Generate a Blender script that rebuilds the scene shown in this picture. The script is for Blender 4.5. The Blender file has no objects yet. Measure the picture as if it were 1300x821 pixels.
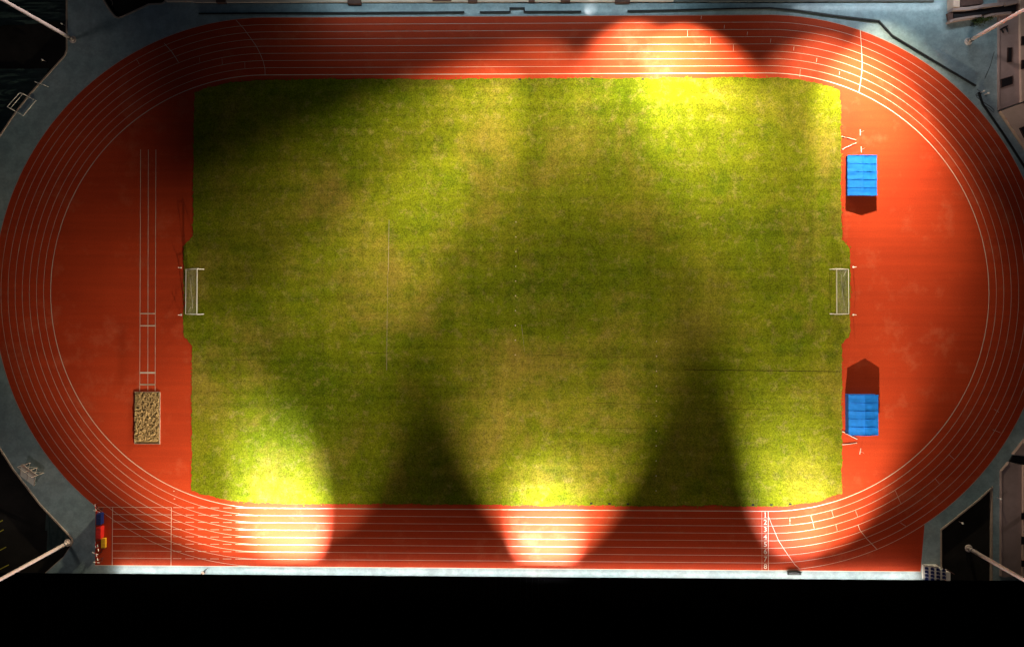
import bpy, bmesh, math, random
from mathutils import Vector, Matrix, noise
from mathutils.geometry import delaunay_2d_cdt
random.seed(7)
S = bpy.context.scene
COL = S.collection
rad = math.radians

# ------------------------------------------------------------------ camera (survey of the standard 400 m track)
CAM = Vector((1.4083, -0.7069, 114.57))
EU = (0.0107, 0.0161, 0.0013)
ROT = Matrix.Rotation(EU[2], 3, 'Z') @ Matrix.Rotation(EU[1], 3, 'Y') @ Matrix.Rotation(EU[0], 3, 'X')
F = 867.0
def G(px, py, z=0.0):
    """ground survey: plan position (metres) of a point of the photograph lying at height z"""
    d = ROT @ Vector(((px - 650) / F, -(py - 365.5) / F, -1))
    t = (z - CAM.z) / d.z
    p = CAM + d * t
    return (p.x, p.y)

cam_d = bpy.data.cameras.new('camera')
cam = bpy.data.objects.new('camera', cam_d); COL.objects.link(cam)
cam.matrix_world = Matrix.Translation(CAM) @ ROT.to_4x4()
cam_d.sensor_width = 36; cam_d.lens = F / 1300 * 36
cam_d.shift_y = -(410.5 - 365.5) / 1300
cam_d.clip_end = 2000; cam_d.clip_start = 1
S.camera = cam

# ------------------------------------------------------------------ materials
def mat(name, col, rough=.8, spec=.3, metal=0, var=.12, scale=3.0, bump=0.0, coat=0, cr=.2):
    m = bpy.data.materials.new(name); m.use_nodes = True
    nt = m.node_tree; b = nt.nodes['Principled BSDF']
    b.inputs['Roughness'].default_value = rough; b.inputs['Metallic'].default_value = metal
    b.inputs['Specular IOR Level'].default_value = spec
    b.inputs['Coat Weight'].default_value = coat; b.inputs['Coat Roughness'].default_value = cr
    tc = nt.nodes.new('ShaderNodeTexCoord')
    n = nt.nodes.new('ShaderNodeTexNoise'); n.inputs['Scale'].default_value = scale
    n.inputs['Detail'].default_value = 6; n.inputs['Roughness'].default_value = .65
    nt.links.new(tc.outputs['Object'], n.inputs['Vector'])
    r = nt.nodes.new('ShaderNodeValToRGB')
    r.color_ramp.elements[0].position = .3; r.color_ramp.elements[1].position = .7
    r.color_ramp.elements[0].color = [c * (1 - var) for c in col] + [1]
    r.color_ramp.elements[1].color = [min(1, c * (1 + var)) for c in col] + [1]
    nt.links.new(n.outputs['Fac'], r.inputs['Fac'])
    nt.links.new(r.outputs['Color'], b.inputs['Base Color'])
    if bump:
        bp = nt.nodes.new('ShaderNodeBump'); bp.inputs['Strength'].default_value = bump
        nt.links.new(n.outputs['Fac'], bp.inputs['Height']); nt.links.new(bp.outputs['Normal'], b.inputs['Normal'])
    return m

class NB:
    """small node helper"""
    def __init__(s, m): s.nt = m.node_tree; s.tc = s.nt.nodes.new('ShaderNodeTexCoord').outputs['Object']
    def noise(s, scale, detail=4, rough=.6, sx=1, sy=1, off=0, dist=0):
        mp = s.nt.nodes.new('ShaderNodeMapping'); mp.inputs['Scale'].default_value = (sx, sy, 1)
        mp.inputs['Location'].default_value = (off, off * .7, off * .3)
        s.nt.links.new(s.tc, mp.inputs['Vector'])
        n = s.nt.nodes.new('ShaderNodeTexNoise'); n.inputs['Scale'].default_value = scale
        n.inputs['Detail'].default_value = detail; n.inputs['Roughness'].default_value = rough
        n.inputs['Distortion'].default_value = dist
        s.nt.links.new(mp.outputs[0], n.inputs['Vector']); return n.outputs['Fac']
    def ramp(s, f, stops, interp='LINEAR'):
        r = s.nt.nodes.new('ShaderNodeValToRGB'); cr = r.color_ramp; cr.interpolation = interp
        while len(cr.elements) < len(stops): cr.elements.new(.5)
        for e, (p, c) in zip(cr.elements, stops):
            e.position = p; e.color = (c, c, c, 1) if isinstance(c, (int, float)) else tuple(c) + (1,)
        s.nt.links.new(f, r.inputs['Fac']); return r.outputs['Color']
    def mix(s, fac, a, b, mode='MIX'):
        x = s.nt.nodes.new('ShaderNodeMix'); x.data_type = 'RGBA'; x.blend_type = mode
        for sock, v in ((x.inputs[0], fac), (x.inputs[6], a), (x.inputs[7], b)):
            if isinstance(v, (int, float)): sock.default_value = v
            elif isinstance(v, tuple): sock.default_value = v + (1,)
            else: s.nt.links.new(v, sock)
        return x.outputs[2]

def base(name, rough, spec):
    m = bpy.data.materials.new(name); m.use_nodes = True
    b = m.node_tree.nodes['Principled BSDF']
    b.inputs['Roughness'].default_value = rough; b.inputs['Specular IOR Level'].default_value = spec
    return m, b, NB(m)

# red rubber track
def track_mat():
    m, b, n = base('red_rubber', .72, .22)
    big = n.noise(.07, 5, .6)
    col = n.ramp(big, [(.3, (.42, .038, .0085)), (.7, (.52, .052, .0115))])
    # long scuffed streaks in running direction, paler worn blotches, fine granule speckle
    st = n.ramp(n.noise(.8, 4, .6, .05, 1.6, 3), [(.35, .86), (.7, 1.08)])
    col = n.mix(.7, col, st, 'MULTIPLY')
    wear = n.ramp(n.noise(.16, 7, .72, off=11), [(.54, 0.), (.78, .6)])
    col = n.mix(wear, col, (.56, .14, .070))
    gr = n.ramp(n.noise(5, 3, .8), [(.3, .8), (.7, 1.2)])
    col = n.mix(.8, col, gr, 'MULTIPLY')
    m.node_tree.links.new(col, b.inputs['Base Color'])
    # laid strips: faint seams
    return m
def grass_mat():
    m, b, n = base('turf', .95, .05)
    a = n.ramp(n.noise(.045, 6, .62, off=5, dist=.3), [(.32, (.085, .128, .0035)), (.52, (.152, .178, .0065)), (.7, (.235, .210, .022))])
    # dry, brownish patches
    dry = n.ramp(n.noise(.085, 8, .7, off=21, dist=.4), [(.50, 0.), (.62, .35), (.76, .75)])
    col = n.mix(dry, a, (.30, .20, .045))
    dry2 = n.ramp(n.noise(.5, 6, .75, off=40), [(.52, 0.), (.70, .6)])
    col = n.mix(dry2, col, (.30, .24, .075))
    lush = n.ramp(n.noise(.3, 6, .7, off=60), [(.52, 0.), (.70, .6)])
    col = n.mix(lush, col, (.065, .11, .005))
    # mower passes: thin streaks along x and fainter across
    s1 = n.ramp(n.noise(.8, 2, .5, .04, 1.0, 2), [(.35, .84), (.65, 1.12)])
    s2 = n.ramp(n.noise(.5, 2, .5, 1.0, .05, 9), [(.35, .90), (.65, 1.08)])
    col = n.mix(.8, col, s1, 'MULTIPLY'); col = n.mix(.7, col, s2, 'MULTIPLY')
    g1 = n.ramp(n.noise(1.1, 6, .85, dist=.4), [(.32, .66), (.68, 1.30)])
    g2 = n.ramp(n.noise(4.5, 2, .7, off=33), [(.32, .5), (.68, 1.5)])
    col = n.mix(.75, col, g1, 'MULTIPLY'); col = n.mix(.75, col, g2, 'MULTIPLY')
    m.node_tree.links.new(col, b.inputs['Base Color'])
    bp = m.node_tree.nodes.new('ShaderNodeBump'); bp.inputs['Strength'].default_value = .35; bp.inputs['Distance'].default_value = .06
    m.node_tree.links.new(n.noise(4.5, 4, .8, off=33), bp.inputs['Height'])
    m.node_tree.links.new(bp.outputs['Normal'], b.inputs['Normal'])
    return m
def walk_mat():
    m, b, n = base('teal_coated_concrete', .6, .3)
    b.inputs['Coat Weight'].default_value = .25; b.inputs['Coat Roughness'].default_value = .16
    a = n.ramp(n.noise(.08, 6, .65, off=2), [(.3, (.25, .37, .41)), (.55, (.32, .42, .46)), (.75, (.40, .47, .48))])
    st = n.ramp(n.noise(.5, 8, .75, off=8), [(.42, .72), (.6, 1.05)])
    col = n.mix(.8, a, st, 'MULTIPLY')
    gr = n.ramp(n.noise(3, 4, .8, off=5), [(.3, .85), (.7, 1.12)])
    col = n.mix(.8, col, gr, 'MULTIPLY')
    m.node_tree.links.new(col, b.inputs['Base Color'])
    return m
def sand_mat():
    m, b, n = base('sand', .95, .1)
    col = n.ramp(n.noise(3.5, 6, .85), [(.3, (.27, .18, .085)), (.7, (.42, .30, .15))])
    m.node_tree.links.new(col, b.inputs['Base Color']); return m

M = dict(
    track=track_mat(), grass=grass_mat(), walk=walk_mat(), sand=sand_mat(),
    line=mat('line_paint', (.66, .58, .50), .6, .2, var=.1, scale=.8),
    oldline=mat('worn_line_paint', (.40, .34, .27), .7, .1, var=.35, scale=.6),
    ground=mat('dark_asphalt', (.020, .018, .016), .9, .1, var=.35, scale=.25),
    kerb=mat('kerb_concrete', (.42, .33, .27), .8, .2, var=.2, scale=1),
    white=mat('white_enamel', (.80, .77, .72), .4, .4, var=.06),
    mast=mat('galvanised_white_steel', (.72, .62, .58), .45, .4, var=.10, scale=1.2),
    black=mat('black_steel', (.012, .013, .016), .5, .3, var=.2),
    net=mat('white_netting', (.45, .43, .38), .8, .1),
    blue=mat('blue_pvc', (.012, .19, .78), .45, .4, var=.16, scale=.9),
    blue2=mat('dark_blue_plastic', (.006, .018, .12), .5, .4),
    foam=mat('blue_foam_cover', (.01, .10, .45), .6, .3),
    red=mat('red_plastic', (.60, .02, .015), .5, .4),
    yellow=mat('yellow_plastic', (.75, .42, .02), .5, .4),
    mauve=mat('mauve_render', (.37, .27, .25), .85, .15, var=.14, scale=.5),
    peach=mat('peach_render', (.56, .40, .32), .85, .15, var=.10, scale=.6),
    brown=mat('brown_cladding', (.11, .06, .05), .8, .2, var=.25),
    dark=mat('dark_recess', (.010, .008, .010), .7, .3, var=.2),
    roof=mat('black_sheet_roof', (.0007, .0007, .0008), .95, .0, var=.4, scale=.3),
    grey=mat('grey_concrete', (.12, .13, .135), .85, .15, var=.25, scale=.6),
    cream=mat('cream_concrete', (.60, .50, .44), .8, .2, var=.14, scale=.3),
    tarp=mat('dark_green_netting', (.022, .042, .040), .55, .3, var=.35, scale=1.5),
    skin=mat('skin', (.45, .27, .19), .6, .3, var=.05), hair=mat('black_hair', (.012, .010, .010), .5, .4),
    shirt=mat('pale_pink_cotton', (.62, .52, .48), .9, .1), trousers=mat('dark_cotton', (.03, .035, .045), .9, .1),
    shrub=mat('dark_leaves', (.05, .075, .02), .8, .2, var=.4, scale=4),
    lens=None)
def emis(name, col, s):
    m = bpy.data.materials.new(name); m.use_nodes = True; b = m.node_tree.nodes['Principled BSDF']
    b.inputs['Base Color'].default_value = (.8, .8, .8, 1)
    b.inputs['Emission Color'].default_value = col + (1,); b.inputs['Emission Strength'].default_value = s
    return m
M['lens'] = emis('lit_lamp_glass', (1, .86, .68), 12)
M['lensoff'] = mat('lamp_glass_off', (.35, .36, .38), .2, .5)

# ------------------------------------------------------------------ mesh helpers
def link(name, bm, m, parent=None, smooth=False):
    me = bpy.data.meshes.new(name); bm.normal_update(); bm.to_mesh(me); bm.free()
    me.materials.append(m)
    if smooth:
        for p in me.polygons: p.use_smooth = True
    o = bpy.data.objects.new(name, me); COL.objects.link(o)
    if parent: o.parent = parent
    return o
def tag(o, label=None, cat=None, group=None, kind=None):
    if label: o['label'] = label
    if cat: o['category'] = cat
    if group: o['group'] = group
    if kind: o['kind'] = kind
    return o
def thing(name, label, cat, loc=(0, 0, 0), rz=0, group=None):
    o = bpy.data.objects.new(name, None); COL.objects.link(o); o.empty_display_size = .3
    o.location = loc; o.rotation_euler = (0, 0, rz)
    return tag(o, label, cat, group)
def dup(root, loc, rz, label, sc=None):
    r = root.copy(); COL.objects.link(r); r.location = loc; r.rotation_euler = (0, 0, rz); r['label'] = label
    if sc: r.scale = sc
    for ch in list(root.children):
        c = ch.copy(); COL.objects.link(c); c.parent = r
        for g in ch.children:
            d = g.copy(); COL.objects.link(d); d.parent = c
    return r
def B(): return bmesh.new()
def box(bm, x0, x1, y0, y1, z0, z1, rz=0, bev=0):
    g = bmesh.ops.create_cube(bm, size=1)['verts']
    c = Vector(((x0 + x1) / 2, (y0 + y1) / 2, (z0 + z1) / 2))
    for v in g:
        v.co = Vector((v.co.x * (x1 - x0), v.co.y * (y1 - y0), v.co.z * (z1 - z0)))
    if bev:
        es = list({e for v in g for e in v.link_edges})
        g = list({v for f in bmesh.ops.bevel(bm, geom=es, offset=bev, segments=2, affect='EDGES')['faces'] for v in f.verts} | set(v for v in g if v.is_valid))
    R = Matrix.Rotation(rz, 3, 'Z')
    for v in g: v.co = c + R @ v.co
    return bm
def tube(bm, pts, r, seg=8, r2=None):
    pts = [Vector(p) for p in pts]; rings = []
    n = len(pts)
    for i, p in enumerate(pts):
        t = (pts[min(i + 1, n - 1)] - pts[max(i - 1, 0)]).normalized()
        u = t.cross(Vector((0, 0, 1)));
        if u.length < 1e-3: u = Vector((1, 0, 0))
        u.normalize(); w = t.cross(u)
        rr = r if r2 is None else r + (r2 - r) * i / (n - 1)
        rings.append([bm.verts.new(p + (u * math.cos(a) + w * math.sin(a)) * rr) for a in [2 * math.pi * k / seg for k in range(seg)]])
    for a, b in zip(rings, rings[1:]):
        for k in range(seg): bm.faces.new((a[k], a[(k + 1) % seg], b[(k + 1) % seg], b[k]))
    bm.faces.new(rings[0][::-1]); bm.faces.new(rings[-1])
    return bm
def prism(bm, poly, z0, z1):
    lo = [bm.verts.new((x, y, z0)) for x, y in poly]; hi = [bm.verts.new((x, y, z1)) for x, y in poly]
    n = len(poly)
    area = sum(poly[i][0] * poly[(i + 1) % n][1] - poly[(i + 1) % n][0] * poly[i][1] for i in range(n))
    fs = [bm.faces.new(hi), bm.faces.new(lo[::-1])]
    for i in range(n): fs.append(bm.faces.new((lo[i], lo[(i + 1) % n], hi[(i + 1) % n], hi[i])))
    bmesh.ops.recalc_face_normals(bm, faces=fs)
    return bm
def sheet(bm, poly, z):
    n = len(poly)
    v, e, f = delaunay_2d_cdt([Vector(p) for p in poly], [(i, (i + 1) % n) for i in range(n)], [], 1, 1e-5)[:3]
    vs = [bm.verts.new((p.x, p.y, z)) for p in v]
    for t in f:
        q = bm.faces.new([vs[i] for i in t]); q.normal_update()
        if q.normal.z < 0: q.normal_flip()
    return bm
def strip(bm, pts, w, z, z1=None):
    """a flat band of width w along a path (or a wall when z1 is given)"""
    pts = [Vector(p[:2]) for p in pts]; n = len(pts); L = []; Rr = []
    for i, p in enumerate(pts):
        a = (p - pts[i - 1]).normalized() if i else None
        b = (pts[i + 1] - p).normalized() if i < n - 1 else None
        t = (a or b) if not (a and b) else (a + b).normalized()
        nn = Vector((-t.y, t.x)); k = 1
        if a and b: k = min(2, 1 / max(.3, nn.dot(Vector((-a.y, a.x)))))
        L.append(p + nn * w / 2 * k); Rr.append(p - nn * w / 2 * k)
    for i in range(n - 1):
        q = [Rr[i], Rr[i + 1], L[i + 1], L[i]]
        if z1 is None: bm.faces.new([bm.verts.new((v.x, v.y, z)) for v in q])
        else: prism(bm, [tuple(v) for v in q], z, z1)
    return bm
def gp(l, z=0): return [G(x, y, z) for x, y in l]

# ------------------------------------------------------------------ world and ambient night light
w = bpy.data.worlds.new('World'); S.world = w; w.use_nodes = True
nt = w.node_tree; bg = nt.nodes['Background']
sky = nt.nodes.new('ShaderNodeTexSky'); sky.sky_type = 'NISHITA'; sky.sun_disc = False
sky.sun_elevation = rad(35); sky.sun_rotation = rad(200)
nt.links.new(sky.outputs[0], bg.inputs['Color']); bg.inputs['Strength'].default_value = .0032
def lamp(kind, name, loc, power, col=(1, .87, .70), **k):
    d = bpy.data.lights.new(name, kind); d.energy = power; d.color = col
    for a, b in k.items():
        if a != 'to': setattr(d, a, b)
    o = bpy.data.objects.new(name, d); COL.objects.link(o); o.location = loc
    if 'to' in k: o.rotation_euler = (Vector(k['to']) - Vector(loc)).to_track_quat('-Z', 'Y').to_euler()
    return o
sun = lamp('SUN', 'moonlight', (0, 0, 100), .02, (.75, .85, 1), angle=rad(.5))
sun.rotation_euler = (rad(55), 0, rad(-20))

# ------------------------------------------------------------------ ground, walkway, track, pitch
RI = 36.5; LN = 1.22; RO = RI + 8 * LN; HX = 42.195
def stadium(r, n=96, hx=HX):
    p = []
    for i in range(n + 1):
        a = -math.pi / 2 + math.pi * i / n; p.append((hx + r * math.cos(a), r * math.sin(a)))
    for i in range(n + 1):
        a = math.pi / 2 + math.pi * i / n; p.append((-hx + r * math.cos(a), r * math.sin(a)))
    return p
ZG = -.55
tag(link('ground', sheet(B(), [(-700, -700), (700, -700), (700, 700), (-700, 700)], ZG), M['ground']), kind='structure')

TLk = [(84.6, -60), (84.8, 0), (85, 64), (82.5, 71), (58, 98), (36, 122), (20, 143), (5, 165), (-30, 218)]
BLk = [(-30, 525), (0, 569), (17, 595.5), (51, 640), (86, 677), (91.5, 683), (92.3, 688), (89.5, 693)]
BLk2 = [(89.5, 693), (81, 706), (54, 730), (20, 762)]
NTk = [(119, -60), (131, 0), (139, 13), (146, 21.5), (151, 23.2), (157, 21), (189, 6), (206, 5), (209.5, 2.5), (210, -60)]
BRk = [(1194.5, 790), (1194.5, 672), (1243, 633.5), (1260, 617.5)]
BRk2 = [(1260, 617.5), (1259.5, 790)]
walk_poly = (gp(TLk[::-1]) [::-1] + gp(BLk) + gp(BLk2[1:]) + gp([(20, 830), (1194.5, 830)]) + gp(BRk[1:]) + gp(BRk2[1:])
             + gp([(1259.5, 830), (1420, 830), (1420, -60), (210, -60)]) + gp(NTk[::-1][1:]))
wk = B(); sheet(wk, walk_poly, 0)
tag(link('walkway', wk, M['walk']), kind='structure')
# retaining edge below the walkway
kb = B()
for l in (TLk, BLk, NTk, BRk): strip(kb, gp(l), .22, ZG, .12)
for l in (BLk2, BRk2): strip(kb, gp(l), .10, ZG, .03)
tag(link('walkway_kerb', kb, M['kerb']), kind='structure')

tb = B()
xl = G(121, 680)[0]; xr = G(1168.5, 690)[0]; yb = -RO - .06
outer = []
for x, y in stadium(RO + .05, 128):
    if y < -36.4: continue
    outer.append((x, y))
# the sprint straight runs out past both bends at the bottom
pts = [p for p in stadium(RO + .05, 160)]
right = [p for p in pts if p[0] >= HX and not (p[1] < 0 and p[0] < xr)]
left = [p for p in pts if p[0] <= -HX and not (p[1] < 0 and p[0] > xl)]
track_poly = right + left + [(xl, -math.sqrt(max(0, (RO + .05) ** 2 - (xl + HX) ** 2))), (xl, yb), (xr, yb)]
sheet(tb, track_poly, .008)
tag(link('running_track', tb, M['track']), kind='structure')

# grass: the rectangle between the end zones, clipped by the bends, ragged along its edges
gxl = G(245, 370)[0]; gxr = G(1068, 370)[0]; RG = RI - .78
def inside_line(): 
    P = []
    top = [(x, y) for x, y in stadium(RG, 64)]
    n = 0
    yL = math.sqrt(RG ** 2 - (abs(gxl) - HX) ** 2); yR = math.sqrt(RG ** 2 - (gxr - HX) ** 2)
    def arc(cx, x_end, sgn, rev):
        out = []
        N = 14
        for i in range(N + 1):
            x = cx + (x_end - cx) * i / N
            out.append((x, sgn * math.sqrt(max(0, RG ** 2 - (x - cx) ** 2))))
        return out[::-1] if rev else out
    P += arc(HX, gxr, -1, False)
    P += gp([(1068.5, 437), (1079, 425), (1079, 316), (1068.5, 303)])
    P += arc(HX, gxr, 1, True)
    P += arc(-HX, gxl, 1, False)
    P += gp([(245, 299), (233.5, 312), (233.5, 425), (243.8, 438)])
    P += arc(-HX, G(243.5, 600)[0], -1, True)
    return P
def ragged(P, step=.22, amp=.16):
    out = []; n = len(P)
    for i in range(n):
        a = Vector(P[i]); b = Vector(P[(i + 1) % n]); d = b - a
        k = max(1, int(d.length / step)); nn = Vector((-d.y, d.x)).normalized() if d.length else Vector((0, 0))
        for j in range(k):
            p = a + d * j / k
            q = noise.noise(Vector((p.x * .35, p.y * .35, 3))) * .25 + noise.noise(Vector((p.x * 1.9, p.y * 1.9, 0))) * amp
            q += random.uniform(-.05, .05)
            out.append(tuple(p + nn * q))
    return out
IL = inside_line()
tag(link('grass_pitch', sheet(B(), ragged(IL), .035), M['grass']), kind='structure')
# loose tufts creeping over the edge
tf = B()
n = len(IL)
for i in range(n):
    a = Vector(IL[i]); b = Vector(IL[(i + 1) % n]); d = b - a
    for j in range(int(d.length * 2.2)):
        p = a + d * random.random()
        p += Vector((random.gauss(0, .16), random.gauss(0, .16)))
        r = random.uniform(.04, .13)
        c = tf.verts.new((p.x, p.y, .05 + random.random() * .06)); k = random.randint(4, 6)
        ring = [tf.verts.new((p.x + math.cos(t * 2 * math.pi / k) * r * random.uniform(.5, 1.3), p.y + math.sin(t * 2 * math.pi / k) * r * random.uniform(.5, 1.3), .02)) for t in range(k)]
        for t in range(k): tf.faces.new((c, ring[t], ring[(t + 1) % k]))
tag(link('grass_tufts', tf, M['grass']), 'ragged grass tufts creeping over the edge of the red rubber', 'grass', kind='stuff')

# ---- painted markings
mk = B(); ZM = .014
LW = .053
for k in range(9):
    r = RI + k * LN
    lw = LW if k else .10
    ring = stadium(r, 128)
    strip(mk, ring[:129], lw, ZM); strip(mk, ring[129:], lw, ZM)
    strip(mk, [(HX, r), (-HX, r)], lw, ZM); strip(mk, [(-HX, -r), (HX, -r)], lw, ZM)
ZM2 = .019
x110 = HX - 110; x100 = HX - 100
for x in (x110, x100): strip(mk, [(x, -RI + .02), (x, -RO)], .08, ZM2)
strip(mk, [(HX, -RI + .02), (HX, -RO)], .09, ZM2)
xf = G(967.2, 680)[0]; strip(mk, [(xf, -RI), (xf, -RO)], .035, ZM2)
for k in range(9):
    y = -(RI + k * LN)
    strip(mk, [(x110, y), (x100, y)], .055, ZM2)
    if k == 0: strip(mk, [(xl + .4, y), (x110, y)], .04, ZM2)
    x = x100 + .3
    while x < -HX - .3:
        strip(mk, [(x, y), (x + 1.45, y)], .06, ZM2); x += 2.12
    strip(mk, [(-HX - 4.2, y), (-HX - 1.0, y)], .10, ZM2 + .003)
strip(mk, [(xl, yb + .02), (xr, yb + .02)], .13, ZM2 + .004)
def pl(l, w=.08): strip(mk, gp(l), w, ZM2)
pl([(976, 656), (979.5, 665), (988.5, 686), (999, 702), (1009, 716), (1015.5, 722)], .07)
pl([(299.7, 26), (309, 36), (317, 47), (325.5, 59), (331, 70), (334.5, 79), (336.4, 88), (336.6, 95.5)], .06)
pl([(1092, 38), (1093.6, 60), (1094.5, 81), (1094, 92), (1092.5, 104), (1090.3, 117)], .08)
pl([(208.6, 55.4), (218.5, 66.5), (226.6, 79)])
pl([(1089, 665.5), (1092, 673), (1101, 684), (1113, 696.5)])
for l in ([(1002.7, 657), (1002.9, 665.5)], [(1029.3, 654.5), (1031.7, 662), (1033.7, 670.5)], [(1055.6, 647), (1058, 655.7)],
          [(1061, 665.5), (1063, 673)], [(1086, 647.6), (1089, 655.7)], [(1136.5, 622.5), (1144, 639.5)], [(1204.4, 576.4), (1212, 583)],
          [(1187, 607), (1192.4, 613.7)], [(1143, 663), (1150, 667.5)], [(1262, 519), (1268, 523)], [(1260, 545), (1270, 549)],
          [(253, 72.6), (254, 80)], [(281.7, 73), (282.4, 82.3)], [(310.8, 79), (311, 87.2)], [(872.8, 39), (872.8, 47)],
          [(902, 47.5), (902, 56.3)], [(931, 56.5), (931, 65.5)], [(1016, 88), (1015.3, 98)], [(173, 75), (177, 82)]):
    pl(l, .04)
for x, y0, y1 in ((890.5, 20.6, 25), (919.8, 32, 37), (949, 40.6, 45), (978.6, 49.5, 54.6), (1008, 59.5, 64.5), (1037, 74, 79), (1066, 91, 95)):
    pl([(x, y0), (x - .6, y1)], .06)
# small chevrons of the relay zones and fan marks
for x, y in ((490 / 4.06 + 100, 632.8), (220, 623)): pl([(x, y), (x + 1.6, y)], .12)
# long-jump runway
for xa, xb in ((178.6, 177.5), (188.4, 187.7), (198, 197)):
    pl([(xa, 190), (xb, 496)], .07)
for y, ww in ((398, .16), (413.4, .18), (473, .26)):
    pl([(178, y), (197.6, y)], ww)
tag(link('track_markings', mk, M['line']), kind='structure')
brd = B(); strip(brd, gp([(177.6, 488), (197.2, 488)]), .2, ZM2)
tag(link('plasticine_board_line', brd, M['oldline']), kind='structure')

# lane numbers before the finish line
def glyph(ch, size, loc, m, rz=0, z=.02, weight=.02):
    c = bpy.data.curves.new('glyph', 'FONT'); c.body = ch; c.size = size; c.align_x = 'CENTER'; c.align_y = 'CENTER'; c.offset = weight
    o = bpy.data.objects.new('glyph', c); COL.objects.link(o)
    dg = bpy.context.evaluated_depsgraph_get(); me = bpy.data.meshes.new_from_object(o.evaluated_get(dg))
    bpy.data.objects.remove(o)
    me.transform(Matrix.Translation((loc[0], loc[1], z)) @ Matrix.Rotation(rz, 4, 'Z'))
    return me
nb = B()
for k in range(8):
    x = G(971.5, 660)[0]; y = -(RI + (k + .5) * LN)
    nb.from_mesh(glyph(str(k + 1), 1.15, (x, y), None))
    # slab serifs of the stencilled numerals
    if k in (0, 3): box(nb, x - .2, x + .2, y - .44, y - .37, .019, .021)
    if k == 0: box(nb, x - .2, x - .02, y + .33, y + .40, .019, .021)
tag(link('lane_numbers', nb, M['line']), kind='structure')

# faint worn lines and mower ruts on the grass
fl = B()
def gl(l, w): strip(fl, gp(l), w, .041)
gl([(494, 279), (493, 345)], .05); gl([(491.5, 405), (491, 470)], .045)
gl([(662, 412), (666, 446)], .03); gl([(492.5, 345), (491.5, 405)], .03)
tag(link('worn_pitch_lines', fl, M['oldline']), kind='structure')
ru = B()
for l, wd in (([(868, 469), (1067, 471.5)], .09), ([(745, 511), (832, 513)], .05), ([(680, 451), (715, 450)], .05), ([(250, 458), (330, 456)], .04),
          ([(905, 518), (975, 519)], .05), ([(745, 542.5), (835, 544)], .05), ([(468, 448), (500, 448)], .05), ([(657, 316), (658.5, 330)], .08), ([(700, 452), (860, 454)], .03)):
    strip(ru, gp(l), wd, .041)
tag(link('mower_ruts', ru, mat('bare_soil', (.045, .032, .010), .95, .05, var=.4, scale=.9)), kind='structure')

# ---- flat markers on the pitch
def disc(bm, r, h, seg=10, x=0, y=0, z0=0, r2=None):
    r2 = r if r2 is None else r2
    lo = [bm.verts.new((x + math.cos(a) * r, y + math.sin(a) * r, z0)) for a in [2 * math.pi * k / seg for k in range(seg)]]
    hi = [bm.verts.new((x + math.cos(a) * r2, y + math.sin(a) * r2, z0 + h)) for a in [2 * math.pi * k / seg for k in range(seg)]]
    bm.faces.new(hi); bm.faces.new(lo[::-1])
    for k in range(seg): bm.faces.new((lo[k], lo[(k + 1) % seg], hi[(k + 1) % seg], hi[k]))
    return bm
d0 = link('marker_disc', disc(B(), .085, .05, r2=.05), M['line'])
first = True
for i in range(19):
    for xt, xb, lab, gr_ in ((655.9, 653.2, 'tiny white marker disc in the row down the halfway line of the grass', 'marker discs on the halfway line'),
                             (834.6, 832.8, 'tiny white marker disc in the row right of the halfway line', 'marker discs right of the halfway line')):
        y = 282 + 18.7 * i if xt < 700 else 433 + 18.95 * i
        if xt < 700 and y > 460: continue
        if xt > 700 and (i > 10): continue
        o = d0 if first else d0.copy()
        if not first: COL.objects.link(o)
        first = False
        px = xt + (xb - xt) * (y - 100) / 540
        p = G(px, y); o.location = (p[0], p[1], .045); tag(o, lab, 'marker', gr_)
dr = link('drain_grate', box(B(), -.2, .2, -.12, .12, 0, .03), M['black'])
for i, (x, y) in enumerate([(750.4, 638.6), (773.6, 639), (955.7, 640.4), (979, 640.4), (1003, 639.6), (797, 639.2), (660, 101), (752, 100.6), (816, 100.8)]):
    o = dr if i == 0 else dr.copy()
    if i: COL.objects.link(o)
    p = G(x, y); o.location = (p[0], p[1], .04)
    if y > 300: tag(o, 'small black drain grate between the grass and the lower straight', 'drain', 'drain grates along the lower straight')
    else: tag(o, 'small black drain grate between the grass and the upper straight', 'drain', 'drain grates along the upper straight')

# ------------------------------------------------------------------ sand pit (raked, trampled sand in a sunk box)
sx0, sy1 = G(171.6, 497); sx1, sy0 = G(203.3, 563.3)
sp = thing('sand_pit', 'rectangular long jump pit of trampled yellow sand on the left red end zone', 'sand pit', ((sx0 + sx1) / 2, (sy0 + sy1) / 2, 0))
hx, hy = (sx1 - sx0) / 2, (sy1 - sy0) / 2
sb = B(); NX, NY = 64, 130; V = []
for j in range(NY + 1):
    row = []
    for i in range(NX + 1):
        x = -hx + .08 + (2 * hx - .16) * i / NX; y = -hy + .08 + (2 * hy - .16) * j / NY
        q = Vector((x * 1.9 + y * .5, y * 1.5 - x * .6, 0))
        h = .16 + .12 * noise.noise(q) + .15 * noise.noise(q * 2.0 + Vector((5, 1, 0))) + .12 * noise.noise(q * 4.3) + random.uniform(-.03, .03)
        if y < -hy + .45: h = -.10 + .3 * h
        row.append(sb.verts.new((x, y, max(.014, h + .05))))
    V.append(row)
for j in range(NY):
    for i in range(NX): sb.faces.new((V[j][i], V[j][i + 1], V[j + 1][i + 1], V[j + 1][i]))
link('sand', sb, M['sand'], sp)
fb = B()
box(fb, -hx, -hx + .08, -hy, hy, .01, .13); box(fb, hx - .08, hx, -hy, hy, .01, .13)
box(fb, -hx + .08, hx - .08, hy - .08, hy, .01, .13); box(fb, -hx + .08, hx - .08, -hy, -hy + .08, .01, .13)
link('pit_frame', fb, M['kerb'], sp)

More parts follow.
